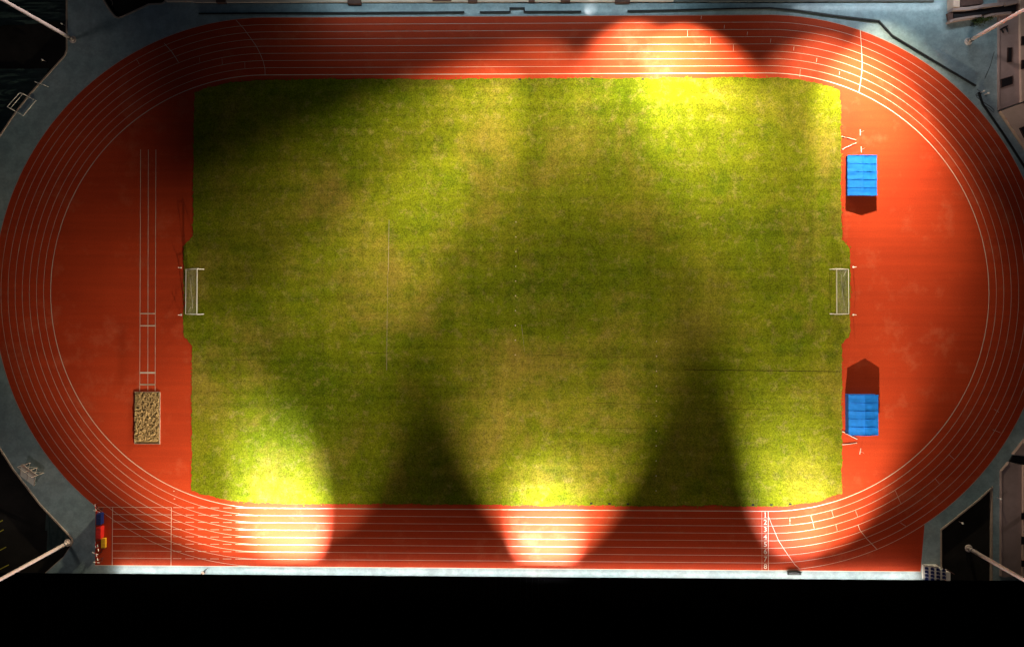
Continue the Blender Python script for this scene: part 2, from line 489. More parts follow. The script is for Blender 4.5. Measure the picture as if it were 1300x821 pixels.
# ------------------------------------------------------------------ football goals
def goal(label, cx, cyc, sgn, half):
    t = thing('football_goal', label, 'goal', (cx, cyc, .035), 0 if sgn > 0 else math.pi)
    # local: mouth in plane x=0, net goes to -x
    H = 2.44; D = 3.05
    for s in (-1, 1): link('goal_post', tube(B(), [(0, s * half, 0), (0, s * half, H)], .075, 10), M['white'], t)
    link('crossbar', tube(B(), [(0, -half - .07, H), (0, half + .07, H)], .085, 10), M['white'], t)
    for s in (-1, 1):
        link('side_stay', tube(B(), [(0, s * half, H), (-.9, s * half, H - .05), (-D, s * half, .05)], .04, 8), M['white'], t)
        link('ground_bar', tube(B(), [(0, s * half, .05), (-D, s * half, .05)], .04, 8), M['white'], t)
    link('rear_bar', tube(B(), [(-D, -half, .05), (-D, half, .05)], .06, 8), M['white'], t)
    nb_ = B()
    def pt(u, v):   # v along the width, u from crossbar to ground, sagging
        x = -D * .93 * u ** .8 ; z = H * (1 - u) ** 1.15 - .35 * math.sin(math.pi * u) * (1 - (2 * v - 1) ** 2) * (.7 + .5 * noise.noise(Vector((u * 3, v * 5, sgn))))
        return Vector((x, (2 * v - 1) * half * (1 - .02 * math.sin(math.pi * u)), max(.05, z)))
    step = 24; nv = 56
    for j in range(nv + 1):
        tube(nb_, [pt(i / 12, j / nv) for i in range(13)], .0055, 3)
    for i in range(1, step + 1):
        tube(nb_, [pt(i / step, j / 20) for j in range(21)], .0055, 3)
    # bunched seam of the net hanging in a diagonal fold
    tube(nb_, [pt(.35 + .35 * k / 10, .12 + .7 * k / 10) for k in range(11)], .03, 5)
    tube(nb_, [pt(.9 - .3 * k / 6, .03 + .02 * k) for k in range(7)], .03, 5)
    link('net', nb_, M['net'], t)
    return t
p0 = G(259, 341.8); p1 = G(259, 398.6)
half = (p0[1] - p1[1]) / 2
goal('white football goal with sagging net at the left end of the grass', p0[0], (p0[1] + p1[1]) / 2, 1, half)
p0 = G(1053.5, 341.8); p1 = G(1053.5, 398.3)
goal('white football goal with sagging net at the right end of the grass', p0[0], (p0[1] + p1[1]) / 2, -1, (p0[1] - p1[1]) / 2)
sk = thing('net_stake', '', 'stake', (0, 0, 0), 0, 'net stakes behind the goals')
link('stake_pole', tube(B(), [(0, 0, 0), (0, 0, 1.05)], .05, 8), M['white'], sk); link('stake_foot', disc(B(), .16, .04), M['white'], sk)
for i, (x, y, lab) in enumerate([(230, 339.8, 'short white stake behind the upper corner of the left goal'), (230, 399.5, 'short white stake behind the lower corner of the left goal'),
                                 (1083.3, 339, 'short white stake behind the upper corner of the right goal'), (1083.3, 399.5, 'short white stake behind the lower corner of the right goal')]):
    p = G(x, y)
    if i == 0: sk.location = (p[0], p[1], .008); sk['label'] = lab
    else: dup(sk, (p[0], p[1], .008), 0, lab)

# ------------------------------------------------------------------ high-jump mats under blue gabled rain covers
def cover(label, x0, y0, x1, y1, he, hr):
    a = G(x0, y1, he); b = G(x1, y0, he)
    cx, cy = (a[0] + b[0]) / 2, (a[1] + b[1]) / 2; hx = (b[0] - a[0]) / 2; hy = (b[1] - a[1]) / 2
    t = thing('high_jump_cover', label, 'mat cover', (cx, cy, .008))
    for s in (-1, 1):
        rb = B()
        v = [rb.verts.new(c) for c in ((0, -hy, hr), (s * hx, -hy, he), (s * hx, hy, he), (0, hy, hr))]
        f = rb.faces.new(v); bmesh.ops.recalc_face_normals(rb, faces=[f])
        bmesh.ops.subdivide_edges(rb, edges=rb.edges[:], cuts=11, use_grid_fill=True)
        for q in rb.verts:   # slightly slack sheet between its bows
            q.co.z += .018 * math.cos((q.co.y + hy) / (2 * hy) * 2 * math.pi * 5) - .02 + .03 * noise.noise(q.co * 1.3)
        bmesh.ops.solidify(rb, geom=rb.faces[:], thickness=.03)
        link('roof_sheet', rb, M['blue'], t)
    # seams over the bows
    sm = B()
    for k in range(6):
        y = -hy + .05 + (2 * hy - .1) * k / 5
        for s in (-1, 1): tube(sm, [(0, y, hr + .045), (s * hx, y, he + .03)], .02, 6)
    tube(sm, [(0, -hy, hr + .05), (0, hy, hr + .05)], .035, 6)
    link('seam', sm, M['blue'], t)
    for s in (-1, 1):
        gb = B()
        poly = [(-hx + .06, .10), (hx - .06, .10), (hx - .06, he - .02), (0, hr - .03), (-hx + .06, he - .02)]
        lo = [gb.verts.new((x, s * (hy - .06), z)) for x, z in poly]; hi = [gb.verts.new((x, s * (hy - .10), z)) for x, z in poly]
        gb.faces.new(lo); gb.faces.new(hi[::-1])
        for i in range(5): gb.faces.new((lo[i], lo[(i + 1) % 5], hi[(i + 1) % 5], hi[i]))
        link('gable_sheet', gb, M['foam'], t)
    for s in (-1, 1):
        sd = B(); box(sd, s * (hx - .10) - .02, s * (hx - .10) + .02, -hy + .1, hy - .1, .1, he - .03)
        link('side_sheet', sd, M['foam'], t)
    for sx in (-1, 1):
        for sy in (-1, 0, 1):
            wl = link('wheel', tube(B(), [(sx * (hx - .12) - .04, sy * (hy - .4), .1), (sx * (hx - .12) + .04, sy * (hy - .4), .1)], .1, 12), M['black'], t)
    link('mat_bed', box(B(), -hx + .3, hx - .3, -hy + .3, hy - .3, .02, .62, bev=.05), M['foam'], t)
cover('pale lit blue gabled cover over the upper high jump mat, upper right end zone', 1076, 197, 1113.3, 248.3, .85, 1.1)
cover('deep blue gabled cover over the lower high jump mat, lower right end zone', 1077.3, 500.8, 1114.8, 552.2, 1.4, 1.85)

# high-jump uprights with crossbars and landing marks, scattered poles
def pole_set(name, label, a, b, r=.03, z=.06):
    t = thing(name, label, 'pole', (*G(*a), .01)); p = Vector(G(*b)) - Vector(G(*a))
    link('bar', tube(B(), [(0, 0, z), (p.x, p.y, z)], r, 8), M['white'], t)
    link('bar_end', box(B(), -.08, .08, -.05, .05, 0, .1), M['white'], t); link('bar_end', box(B(), p.x - .08, p.x + .08, p.y - .05, p.y + .05, 0, .1), M['white'], t)
g_ = None
pole_set('crossbar_pole', 'white high jump crossbar above the upper blue cover, upper one of two', (1068.5, 173.4), (1086, 177.8), .045)
pole_set('crossbar_pole', 'white high jump crossbar above the upper blue cover, lower one of two', (1069.5, 189.5), (1086.2, 182), .045)
pole_set('crossbar_pole', 'white high jump crossbar touching the lower end of the lower blue cover', (1069.5, 547.5), (1087.5, 557), .045)
pole_set('crossbar_pole', 'white high jump crossbar lying a little below the lower blue cover', (1070, 564), (1087, 562), .045)
def upright(label, x, y, rz):
    t = thing('jump_upright', label, 'jump stand', (*G(x, y), .01), rz)
    link('post', tube(B(), [(0, 0, 0), (0, 0, 1.3)], .02, 8, .012), M['white'], t)
    f = B(); box(f, -.05, .05, -.5, .5, 0, .05)
    link('base_foot', f, M['white'], t)
upright('slim white jump upright standing farthest above the upper blue cover', 1092, 168.3, 0)
upright('slim white jump upright right above the upper blue cover', 1093.3, 190, .05)
upright('slim white jump upright standing below the lower blue cover', 1092, 572.5, -.2)

# ------------------------------------------------------------------ black rails beside the upper straight
def railing(label, l):
    pts = gp(l, .35); t = thing('barrier_rail', label, 'barrier', (*pts[0], 0))
    o = Vector(pts[0]); q = [Vector(p) - o for p in pts]
    tr = B(); strip(tr, q, .24, .24, .36); link('top_rail', tr, M['black'], t)
    mr = B(); strip(mr, q, .10, .02, .24); link('toe_board', mr, M['black'], t)
railing('long straight black low barrier beside the dark left part of the upper straight', [(252, 17.4), (420, 16.3), (589.6, 15.4)])
railing('black low barrier with a square jog above the middle of the upper straight', [(609, 15.4), (647.6, 15.2), (647.6, 10.4), (665.5, 10.4), (665.5, 14.9), (738, 14.6)])
railing('black low barrier following the upper right bend from the bright pool', [(796.6, 14), (860, 12.8), (930, 11), (978, 10.3), (1012.6, 13.3), (1060, 19.8), (1116, 26.6), (1122, 33), (1133, 45), (1180, 73.5), (1239.4, 109)])
railing('black low barrier running down the right edge past the cable loops', [(1243, 117), (1245.5, 124), (1248, 131.6), (1277, 173.7), (1292, 197), (1312, 228), (1330, 265)])

# cable loops by the railing corner
t = thing('cable_coil', 'thin dark cable looped on the walkway beside the corner of the black barrier', 'cable', (*G(1245, 122), .0))
cb = B(); o = Vector(G(1245, 122))
def cl(l): tube(cb, [Vector((*(Vector(p) - o), .03)) for p in gp(l)], .035, 5)
cl([(1243, 117), (1239, 120), (1240, 124), (1244, 127), (1250, 131), (1258, 136), (1262, 140), (1261, 143), (1257, 139), (1250, 134), (1246, 128)])
cl([(1240, 114), (1246, 117), (1243, 122), (1238, 121)])
cl([(1262, 66), (1257, 84), (1250, 100)])
link('cable', cb, M['black'], t)

# ------------------------------------------------------------------ small bollard lamps
bl = thing('bollard_lamp', '', 'lamp', (0, 0, 0), 0, 'small white-headed lamps round the walkway')
link('stem', tube(B(), [(0, 0, 0), (0, 0, .9)], .05, 8), M['mast'], bl); link('head', tube(B(), [(0, 0, .9), (0, 0, 1.12)], .16, 12, .11), M['white'], bl)
for i, (x, y, lab) in enumerate([(1249.5, 115.5, 'small white-headed lamp beside the cable loops, left one of two'), (1255.3, 118, 'small white-headed lamp beside the cable loops, right one of two'),
    (1222.5, 664.2, 'small white-headed lamp on dark ground right of the lower right kerb'), (1271, 633.3, 'small white-headed lamp at the edge of the lower right terrace'),
    (78, 30, 'small white-headed lamp near the upper left mast'), (53.5, 76, 'small white-headed lamp on dark ground in the upper left corner')]):
    z = ZG if i in (2, 4, 5) else 0; p = G(x, y, z + 1)
    if i == 0: bl.location = (*p, z); bl['label'] = lab
    else: dup(bl, (*p, z), 0, lab)
link('guy_wire', tube(B(), [(0, 0, .8), (1.5, -.4, .5)], .03, 5), M['mast'], bl) if False else None

# ------------------------------------------------------------------ corner floodlight masts
def mast(label, bx, by, z0, d=.62, hgt=30):
    p = G(bx, by, z0); t = thing('floodlight_mast', label, 'light mast', (*p, z0), 0, 'corner floodlight masts')
    link('pole', tube(B(), [(0, 0, 0), (0, 0, hgt * .5), (0, 0, hgt)], d / 2, 18, d / 2 * .72), M['mast'], t, True)
    bp = disc(B(), .62, .08, 16)
    for k in range(8):
        a = k * math.pi / 4; disc(bp, .05, .14, 6, math.cos(a) * .5, math.sin(a) * .5, .08)
    link('base_plate', bp, M['mast'], t)
    link('collar', tube(B(), [(0, 0, 1.1), (0, 0, 1.22)], d / 2 + .04, 16), M['grey'], t)
    link('collar', tube(B(), [(0, 0, .5), (0, 0, .56)], d / 2 + .03, 16), M['grey'], t)
    an = math.atan2(-p[1], -p[0])
    link('access_door', box(B(), -.14, .14, -d / 2 - .03, -d / 2 + .05, .6, 1.4, bev=.01), M['grey'], t)
    hb = B()
    R = Matrix.Rotation(an - math.pi / 2, 3, 'Z')
    for z in (hgt - .5, hgt - 1.6, hgt - 2.7): tube(hb, [R @ Vector((-2.2, .3, z)), R @ Vector((2.2, .3, z))], .07, 6)
    for x in (-2.2, 0, 2.2): tube(hb, [R @ Vector((x, .3, hgt - 2.9)), R @ Vector((x, .3, hgt - .3))], .06, 6)
    link('head_frame', hb, M['mast'], t)
    for z in (hgt - .6, hgt - 1.7, hgt - 2.8):
        for x in (-1.8, -.6, .6, 1.8):
            l = link('floodlight', disc(B(), .26, .3, 12, r2=.34), M['grey'], t)
            v = R @ Vector((x, .5, z)); l.location = v; l.rotation_euler = (rad(55), 0, an - math.pi / 2 + math.pi)
    return t
mast('pale round mast leaning out of the upper left corner of the view', 92.5, 50.5, 0)
mast('pinkish round mast rising beside the upper right mauve terrace', 1229, 53, 0)
mast('pale round mast at the rounded kerb corner, lower left', 86, 688.5, 0)
mast('tan round mast standing in the dark plot at lower right', 1229.5, 695.5, ZG, .66)

# ------------------------------------------------------------------ stand-side floodlights (just outside the view) and their light
POOL = []
def flood(label, px, py, z, lamps, hd=0):
    p = G(px, py); t = thing('floodlight_pole', label, 'light mast', (*p, 0), 0, 'stand-side floodlight poles')
    link('pole', tube(B(), [(0, 0, 0), (0, 0, z + .3)], .16, 12, .1), M['mast'], t)
    link('cross_arm', box(B(), -1.2, 1.2, -.06, .06, z + .22, z + .34), M['mast'], t)
    if p[1] < 0:   # unseen plate and rail added under the lamps to keep steep light off the roof
        link('light_shield', box(B(), -3.2, 3.2, -.6, 1.66, z - 1.25, z - 1.17), M['grey'], t)
        gr = B(); tube(gr, [(-3.1, -.5, z - 1.2), (-3.1, -.5, z - .2)], .03, 6); tube(gr, [(3.1, -.5, z - 1.2), (3.1, -.5, z - .2)], .03, 6); tube(gr, [(-3.1, -.5, z - .2), (3.1, -.5, z - .2)], .03, 6)
        link('shield_rail', gr, M['mast'], t)
    for i, (tx, ty, half_, blend, pw, rads) in enumerate(lamps):
        dx = (i - (len(lamps) - 1) / 2) * .6; s = 1 if p[1] < 0 else -1
        T = G(tx, ty); cw = (1, .96, .95) if half_ < 20 and abs(T[1]) > 25 else (1, .83, .56)
        loc = Vector((p[0] + dx, p[1] + s * .45, z)); dv = (Vector((T[0], T[1], 0)) - loc).normalized()
        hb = disc(B(), .17, .22, 14, r2=.24); h = link('floodlight', hb, M['grey'], t)
        h.location = Vector((dx, s * .45, z)) - dv * .26; h.rotation_euler = dv.to_track_quat('Z', 'Y').to_euler()
        lens = link('lens', disc(B(), .22, .006, 14, z0=.222), M['lens'], h)
        lamp('SPOT', 'floodlight_beam', loc + dv * (rads + .04), pw, cw, to=(T[0], T[1], 0), spot_size=rad(2 * half_), spot_blend=blend, shadow_soft_size=rads)
ZL = 12.4
#            target px, half angle, blend, watts, radius
flood('floodlight pole behind the lower stand, leftmost', 405.4, 831.8, 16.1, [(362, 662, 18.5, 1.0, 640000, .12), (252.5, 581, 22.3, .84, 219000, .12), (419.3, 515, 21.4, .76, 51000, .12)])
flood('floodlight pole behind the lower stand, middle', 699.2, 833, 15.1, [(694, 684, 17.5, 1.0, 350000, .12), (702, 525, 27.8, .9, 223000, .12)])
flood('floodlight pole behind the lower stand, rightmost', 1036, 832.1, 15.9, [(1007, 645, 17, 1.0, 190000, .12), (1045, 529, 23.6, .75, 228000, .12), (1096, 472.5, 23.2, .89, 42000, .12)])
flood('floodlight pole behind the upper terrace, left of the bright pool', 757, -27.8, 14.5, [(750, 11, 5, .9, 5000, .15), (395, 440, 13, 1.0, 480000, .5), (440, 330, 25, 1.0, 250000, .5)])
flood('floodlight pole behind the upper terrace, middle', 816, -37.3, 15.4, [(885, 125, 25.5, 1.0, 320000, .25), (800, 105, 26, 1.0, 80000, .3), (543, 279, 28.8, 1.0, 134000, .3), (808, 206, 39.5, 1.0, 116000, .3)])
flood('floodlight pole behind the upper terrace, rightmost', 1069, -33.1, 14.4, [(1102, 165, 23.5, 1.0, 300000, .3), (1029.6, 206.7, 34.7, 1.0, 91000, .3), (1173.7, 307.8, 19, .84, 66000, .3), (1130, 95, 23, .9, 45000, .3)])

# extra spots added only to brighten the corner masts above the ground
for (mx, my), (fx, fy), zz, pw in (((92.5, 50.5), (755, -28.5), 13.3, 260000), ((1229, 53), (1075, -35), 13.0, 14000), ((86, 688.5), (400, 832), 16, 65000), ((1229.5, 695.5), (1036, 832), 15.5, 16000)):
    a = G(fx, fy); b = G(mx, my); la = Vector((a[0], a[1] + (.5 if a[1] < 0 else -.5), zz)); dist = (Vector(b) - Vector(a)).length
    half_ = math.degrees(math.atan(9.0 / dist))
    lamp('SPOT', 'mast_fill', la, pw, (1, .84, .78), to=(b[0], b[1], 10.5), spot_size=rad(2 * half_), spot_blend=.6, shadow_soft_size=.2)

# ------------------------------------------------------------------ lower stand roof with battens lighting the walkway
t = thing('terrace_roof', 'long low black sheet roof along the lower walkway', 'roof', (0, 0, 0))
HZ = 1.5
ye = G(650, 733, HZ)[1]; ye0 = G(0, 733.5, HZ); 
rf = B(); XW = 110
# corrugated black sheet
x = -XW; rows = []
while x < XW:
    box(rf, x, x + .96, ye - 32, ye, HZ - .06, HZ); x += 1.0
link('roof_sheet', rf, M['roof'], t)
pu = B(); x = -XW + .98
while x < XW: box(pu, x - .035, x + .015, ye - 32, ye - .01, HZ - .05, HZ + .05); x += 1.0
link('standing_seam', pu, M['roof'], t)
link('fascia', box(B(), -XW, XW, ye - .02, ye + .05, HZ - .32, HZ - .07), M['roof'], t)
for k in range(19):
    x = -90 + k * 10
    link('column', box(B(), x - .1, x + .1, ye - 2.2, ye - 2.0, 0, HZ - .06), M['black'], t)
link('rear_wall', box(B(), -XW, XW, ye - 6, ye - 5.8, 0, HZ - .06), M['grey'], t)
for k in range(10):
    x = -70 + 16 * k
    bt = link('batten_light', box(B(), x - 6.5, x + 6.5, ye - .55, ye - .35, HZ - .16, HZ - .08), M['white'], t)
xa, xb = G(150, 725)[0], G(1165, 725)[0]
lamp('AREA', 'batten_glow', ((xa + xb) / 2, ye - .3, HZ - .2), 3300, (1, .92, .82), shape='RECTANGLE', size=xb - xa, size_y=.2).rotation_euler = (rad(40), 0, 0)
lamp('AREA', 'lower_lane_fill', (0, ye - 1.0, HZ + 4.6), 1700, (1, .66, .42), shape='RECTANGLE', size=130, size_y=.5).rotation_euler = (rad(40), 0, 0)  # added fill that lifts the lower lanes, has no fixture

# ------------------------------------------------------------------ upper terrace
t = thing('viewing_terrace', 'pale pink concrete terrace edge above the upper straight', 'terrace', (0, 0, 0))
tb_ = B(); prism(tb_, gp([(209, -30), (210, 1.6), (243, 1.6), (248, 3.0), (440, 2.6), (855, 1.9), (855, -30)], .5), 0, .5)
link('terrace_slab', tb_, M['cream'], t)
fr = B(); prism(fr, gp([(244, 2.2), (248, 4.4), (855, 3.6), (855, 2.2), (440, 3.0), (249, 3.4)], .1), 0, .12); link('front_step', fr, M['grey'], t)
for x0, x1, y1 in ((274, 286, 3.2), (441, 458, 4.8), (549, 573, 1.4), (594, 606, 2.0), (671, 679, 1.6), (712, 724, 1.8), (781, 800, 2.8)):
    s_ = B(); a = G(x0, y1, .75); b = G(x1, -14, .75); box(s_, a[0], b[0], a[1], b[1], .0, .75); link('stair_block', s_, M['brown'], t)
tag_ = thing('grey_terrace', 'grey concrete terrace strip above the upper right bend', 'terrace', (0, 0, 0))
g2 = B(); prism(g2, gp([(856, -30), (856, 2.6), (1186, 1.8), (1186, -30)], .4), 0, .4); link('terrace_slab', g2, M['grey'], tag_)
g3 = B(); prism(g3, gp([(890, -30), (890, -9), (1100, -9), (1100, -30)], .8), .4, .8); link('seat_block', g3, M['brown'], tag_)
lamp('AREA', 'terrace_fill', (G(640, 0)[0], G(640, -6)[1], 6.5), 1500, (.72, .93, 1), shape='RECTANGLE', size=62, size_y=.4).rotation_euler = (rad(-14), 0, 0)  # added unseen strip that brightens the terrace edge and upper walkway
lamp('AREA', 'terrace_fill', (G(1130, 0)[0], G(1130, -14)[1], 7.5), 1500, (.80, .93, 1), shape='RECTANGLE', size=26, size_y=.4).rotation_euler = (rad(-20), 0, 0)  # second added strip, brightens the paving at the upper right bend
lamp('AREA', 'right_edge_fill', (G(1215, 90)[0], G(1215, 90)[1], 18), 450, (1, .82, .74), shape='DISK', size=2.0).rotation_euler = (rad(-12), rad(-35), 0)  # added fill over the upper right terrace, no lamp stands there
lamp('AREA', 'right_edge_fill', (G(1215, 690)[0], G(1215, 690)[1], 16), 110, (1, .80, .66), shape='DISK', size=2.0).rotation_euler = (0, rad(-30), 0)  # same kind of added fill for the lower right terrace
lamp('AREA', 'corner_fill', (G(60, 640)[0], G(60, 640)[1], 20), 400, (1, .82, .72), shape='DISK', size=2.0)  # added overhead fill for the lower left corner and step stand
lamp('AREA', 'corner_fill', (G(45, 70)[0], G(45, 70)[1], 20), 180, (1, .84, .80), shape='DISK', size=2.0)  # weak added fill hung over the upper left corner

# ------------------------------------------------------------------ buildings on the right
def block(bm, l, z0, z1): return prism(bm, gp(l, z1), z0, z1)
t = thing('paved_terrace', 'low mauve paved terrace with dark openings along the upper right edge', 'terrace', (0, 0, 0))
link('paved_deck', block(B(), [(1268.5, -30), (1268.5, 139.5), (1296, 130), (1295, 60), (1294.5, -30)], 0, .5), M['mauve'], t)
link('upper_deck', block(B(), [(1295.2, -30), (1295.8, 60), (1297, 129.5), (1345, 112), (1345, -30)], 0, .95), M['peach'], t)
link('corner_deck', block(B(), [(1270.5, 141), (1297, 131.3), (1345, 117), (1345, 252), (1300, 184)], 0, .7), M['peach'], t)
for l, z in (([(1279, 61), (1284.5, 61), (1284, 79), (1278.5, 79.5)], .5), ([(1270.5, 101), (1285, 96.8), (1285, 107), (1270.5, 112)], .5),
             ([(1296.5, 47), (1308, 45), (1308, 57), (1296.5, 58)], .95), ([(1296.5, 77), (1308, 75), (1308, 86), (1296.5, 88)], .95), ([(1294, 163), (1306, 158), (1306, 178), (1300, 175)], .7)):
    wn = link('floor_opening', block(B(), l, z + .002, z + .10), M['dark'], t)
    q = gp(l, z); link('frame', strip(B(), q + [q[0]], .07, z + .003, z + .14), M['brown'], wn)
link('parapet', strip(B(), gp([(1268.9, -28), (1268.9, 139)], .6), .18, .5, .6), M['mauve'], t)
pp = B(); 
for a, b in (((1270, 38), (1279, 33)), ((1277, 34), (1279.5, 41)), ((1271, 36.5), (1274, 42))): tube(pp, [Vector((*G(*a, .7), .7)), Vector((*G(*b, .7), .7))], .12, 6)
link('pipe', pp, M['black'], t)

t = thing('curved_ramp', 'mauve curved access ramp with dark deck at the upper right corner', 'ramp', (0, 0, 0))
link('deck', block(B(), [(1204.5, 16), (1210, 14), (1250, 11), (1292, 4), (1292, 16), (1268, 17), (1245, 21), (1207, 27.5)], 0, .8), M['brown'], t)
link('dark_roof', block(B(), [(1210.5, 13.5), (1235, 12.5), (1262, 8.5), (1290, 5), (1290, 14.5), (1262, 16.0), (1240, 19.5), (1211, 23)], 2*.4+.003, .95), M['dark'], t)
for l in ([(1210, 11.5), (1228, 11), (1245, 8.5), (1262, 6), (1275, 4.6)], [(1277, 5.2), (1292, 2)]):
    link('parapet', strip(B(), gp(l, 1.5), .50, 0, 1.5), M['mauve'], t)
for l in ([(1206, 27.2), (1214, 24.6), (1230, 22), (1246, 20)], [(1250, 21.5), (1260, 18.5), (1270, 17.3), (1284, 16.3)]):
    link('parapet', strip(B(), gp(l, 1.1), .34, 0, 1.1), M['mauve'], t)
link('side_wall', block(B(), [(1210.5, -30), (1218.5, -30), (1218.5, 9.3), (1210.5, 9.3)], 0, 1.7), M['peach'], t)
link('court_floor', block(B(), [(1219, -30), (1248, -30), (1248, 5.0), (1219, 8)], 0, .6), M['brown'], t)
link('end_block', block(B(), [(1204, 16.5), (1210, 16.5), (1210, 25.5), (1204, 26)], 2*.4+.002, 1.0), M['brown'], t)
# shrub in the ramp corner
t = thing('shrub', 'small dark green shrub in the crook of the curved ramp', 'shrub', (*G(1244, 30), 0))
lf = B(); c0 = Vector(G(1244, 30))
for k in range(420):
    px = random.gauss(1245, 6); py = 27 - (px - 1245) * .25 + random.gauss(0, 2.2)
    p = Vector(G(px, py)) - c0; z = random.uniform(.1, 1.1)
    u = Vector((random.gauss(0, 1), random.gauss(0, 1), random.gauss(0, .6))).normalized() * random.uniform(.08, .2)
    v_ = u.cross(Vector((random.gauss(0, 1), random.gauss(0, 1), 1))).normalized() * .08
    b0 = Vector((p.x, p.y, z)); lf.faces.new([lf.verts.new(b0 - u), lf.verts.new(b0 + v_), lf.verts.new(b0 + u), lf.verts.new(b0 - v_)])
link('foliage', lf, M['shrub'], t)
sm_ = B()
for k in range(5): tube(sm_, [(random.uniform(-.2, .2), random.uniform(-.2, .2), 0), (random.uniform(-.9, .9), random.uniform(-.3, .3), .8)], .03, 5, .012)
link('stem', sm_, M['brown'], t)

t = thing('paved_terrace', 'low brown mauve paved terrace along the lower right edge', 'terrace', (0, 0, 0))
link('paved_deck', block(B(), [(1271.5, 732), (1271.5, 598), (1281.5, 586.5), (1299, 590.5), (1298.5, 732)], 0, .5), M['mauve'], t)
link('upper_deck', block(B(), [(1299.2, 732), (1299.7, 591), (1345, 590), (1345, 732)], 0, .9), M['peach'], t)
link('channel_cover', block(B(), [(1282, 585.8), (1286, 578), (1345, 585), (1345, 589.2), (1300, 590)], 0, .3), M['dark'], t)
link('corner_deck', block(B(), [(1286.8, 577), (1302, 558), (1345, 500), (1345, 582)], 0, .6), M['mauve'], t)
z_ = .9
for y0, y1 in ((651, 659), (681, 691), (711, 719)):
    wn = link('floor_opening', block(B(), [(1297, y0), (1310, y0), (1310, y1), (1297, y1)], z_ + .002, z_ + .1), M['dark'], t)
link('parapet', strip(B(), gp([(1272, 731), (1272, 598.5), (1281.5, 587.4)], .6), .16, .5, .6), M['mauve'], t)

# ------------------------------------------------------------------ white tiered seats, lower right
t = thing('bleacher', 'white tiered stand with dark blue seats at the lower right corner of the track', 'bleacher', (*G(1172.5, 733, .5), 0))
o = Vector(G(1172.5, 733, .5)); 
tw = 5.6 * 7.5 ** -1 * 1.0
fr = B()
for k in range(5):
    x0 = k * .77; box(fr, x0, x0 + .74, -.3, 2.05 - (.0 if k < 3 else (k - 2) * .38), 0, .3 + k * .28)
link('step_deck', fr, M['white'], t)
for k in range(4):
    for j in range(4 if k < 3 else 3):
        y = 1.55 - j * .58
        s_ = B(); box(s_, k * .77 + .30, k * .77 + .66, y - .2, y + .2, .32 + k * .28, .46 + k * .28, bev=.03)
        box(s_, k * .77 + .62, k * .77 + .69, y - .2, y + .2, .36 + k * .28, .72 + k * .28)
        link('seat', s_, M['blue2'], t)
rl = B(); tube(rl, [(0, 2.12, .9), (2.3, 2.12, 1.9), (4.0, 1.3, 2.2)], .04, 6)
for x, y, z in ((0, 2.12, .9), (2.3, 2.12, 1.9), (4.0, 1.3, 2.2)): tube(rl, [(x, y, 0), (x, y, z)], .035, 6)
link('guard_rail', rl, M['brown'], t)

# finish judges' step stand, lower left
ang = rad(-36)
t = thing('judges_stand', 'small pale slatted step stand beside the lower left kerb', 'step stand', (*G(37, 603, .8), 0), ang)
for k in range(5):
    x = -1.35
    link('tread', box(B(), -1.45, 1.45, -1.3 + k * .56, -1.3 + k * .56 + .44, .25 + k * .42, .31 + k * .42), M['white'], t)
sf = B()
for s in (-1.45, 0, 1.45):
    tube(sf, [(s, -1.3, .2), (s, 1.3, 2.2)], .06, 6); tube(sf, [(s, 1.3, 0), (s, 1.3, 2.9)], .05, 6); tube(sf, [(s, -1.3, 0), (s, -1.3, .3)], .05, 6)
for a, b in ((-1.45, 0), (0, 1.45), (0, -1.45), (1.45, 0)): tube(sf, [(a, 1.3, .1), (b, 1.3, 2.1)], .03, 5)
tube(sf, [(-1.45, 1.3, 2.9), (1.45, 1.3, 2.9)], .05, 6)
link('frame', sf, M['cream'], t)
link('platform', box(B(), -1.5, 1.5, 1.2, 1.7, 2.1, 2.18), M['cream'], t)

# small white handball goal lying over the kerb, upper left
o = Vector(G(26, 118)); t = thing('small_goal', 'small white pipe goal frame lying over the upper left kerb', 'goal', (*o, .15))
def rel(x, y, z=0): p = Vector(G(x, y)) - o; return Vector((p.x, p.y, z))
fb = B()
c = [rel(26, 118), rel(46.3, 128), rel(30.3, 147.3), rel(10, 136)]
for i in range(4): tube(fb, [c[i], c[(i + 1) % 4]], .06, 8)
link('front_frame', fb, M['white'], t)
rb = B(); tube(rb, [rel(36, 122.8, .02), rel(35, 121.2, .9)], .05, 6); tube(rb, [rel(19.5, 141, .02), rel(19, 140, .9)], .05, 6); tube(rb, [rel(35, 121.2, .9), rel(19, 140, .9)], .045, 6)
link('rear_frame', rb, M['white'], t)
t = thing('barrier_bar', 'short white barrier bar across the kerb above the small goal', 'barrier', (*G(49, 106), 0))
p = Vector(G(61.5, 110.5)) - Vector(G(49, 106))
link('bar', tube(B(), [(0, 0, .95), (p.x, p.y, .95)], .06, 8), M['white'], t)
for q in ((0, 0), (p.x, p.y)): link('post', tube(B(), [(q[0], q[1], 0), (q[0], q[1], .95)], .05, 8), M['white'], t)

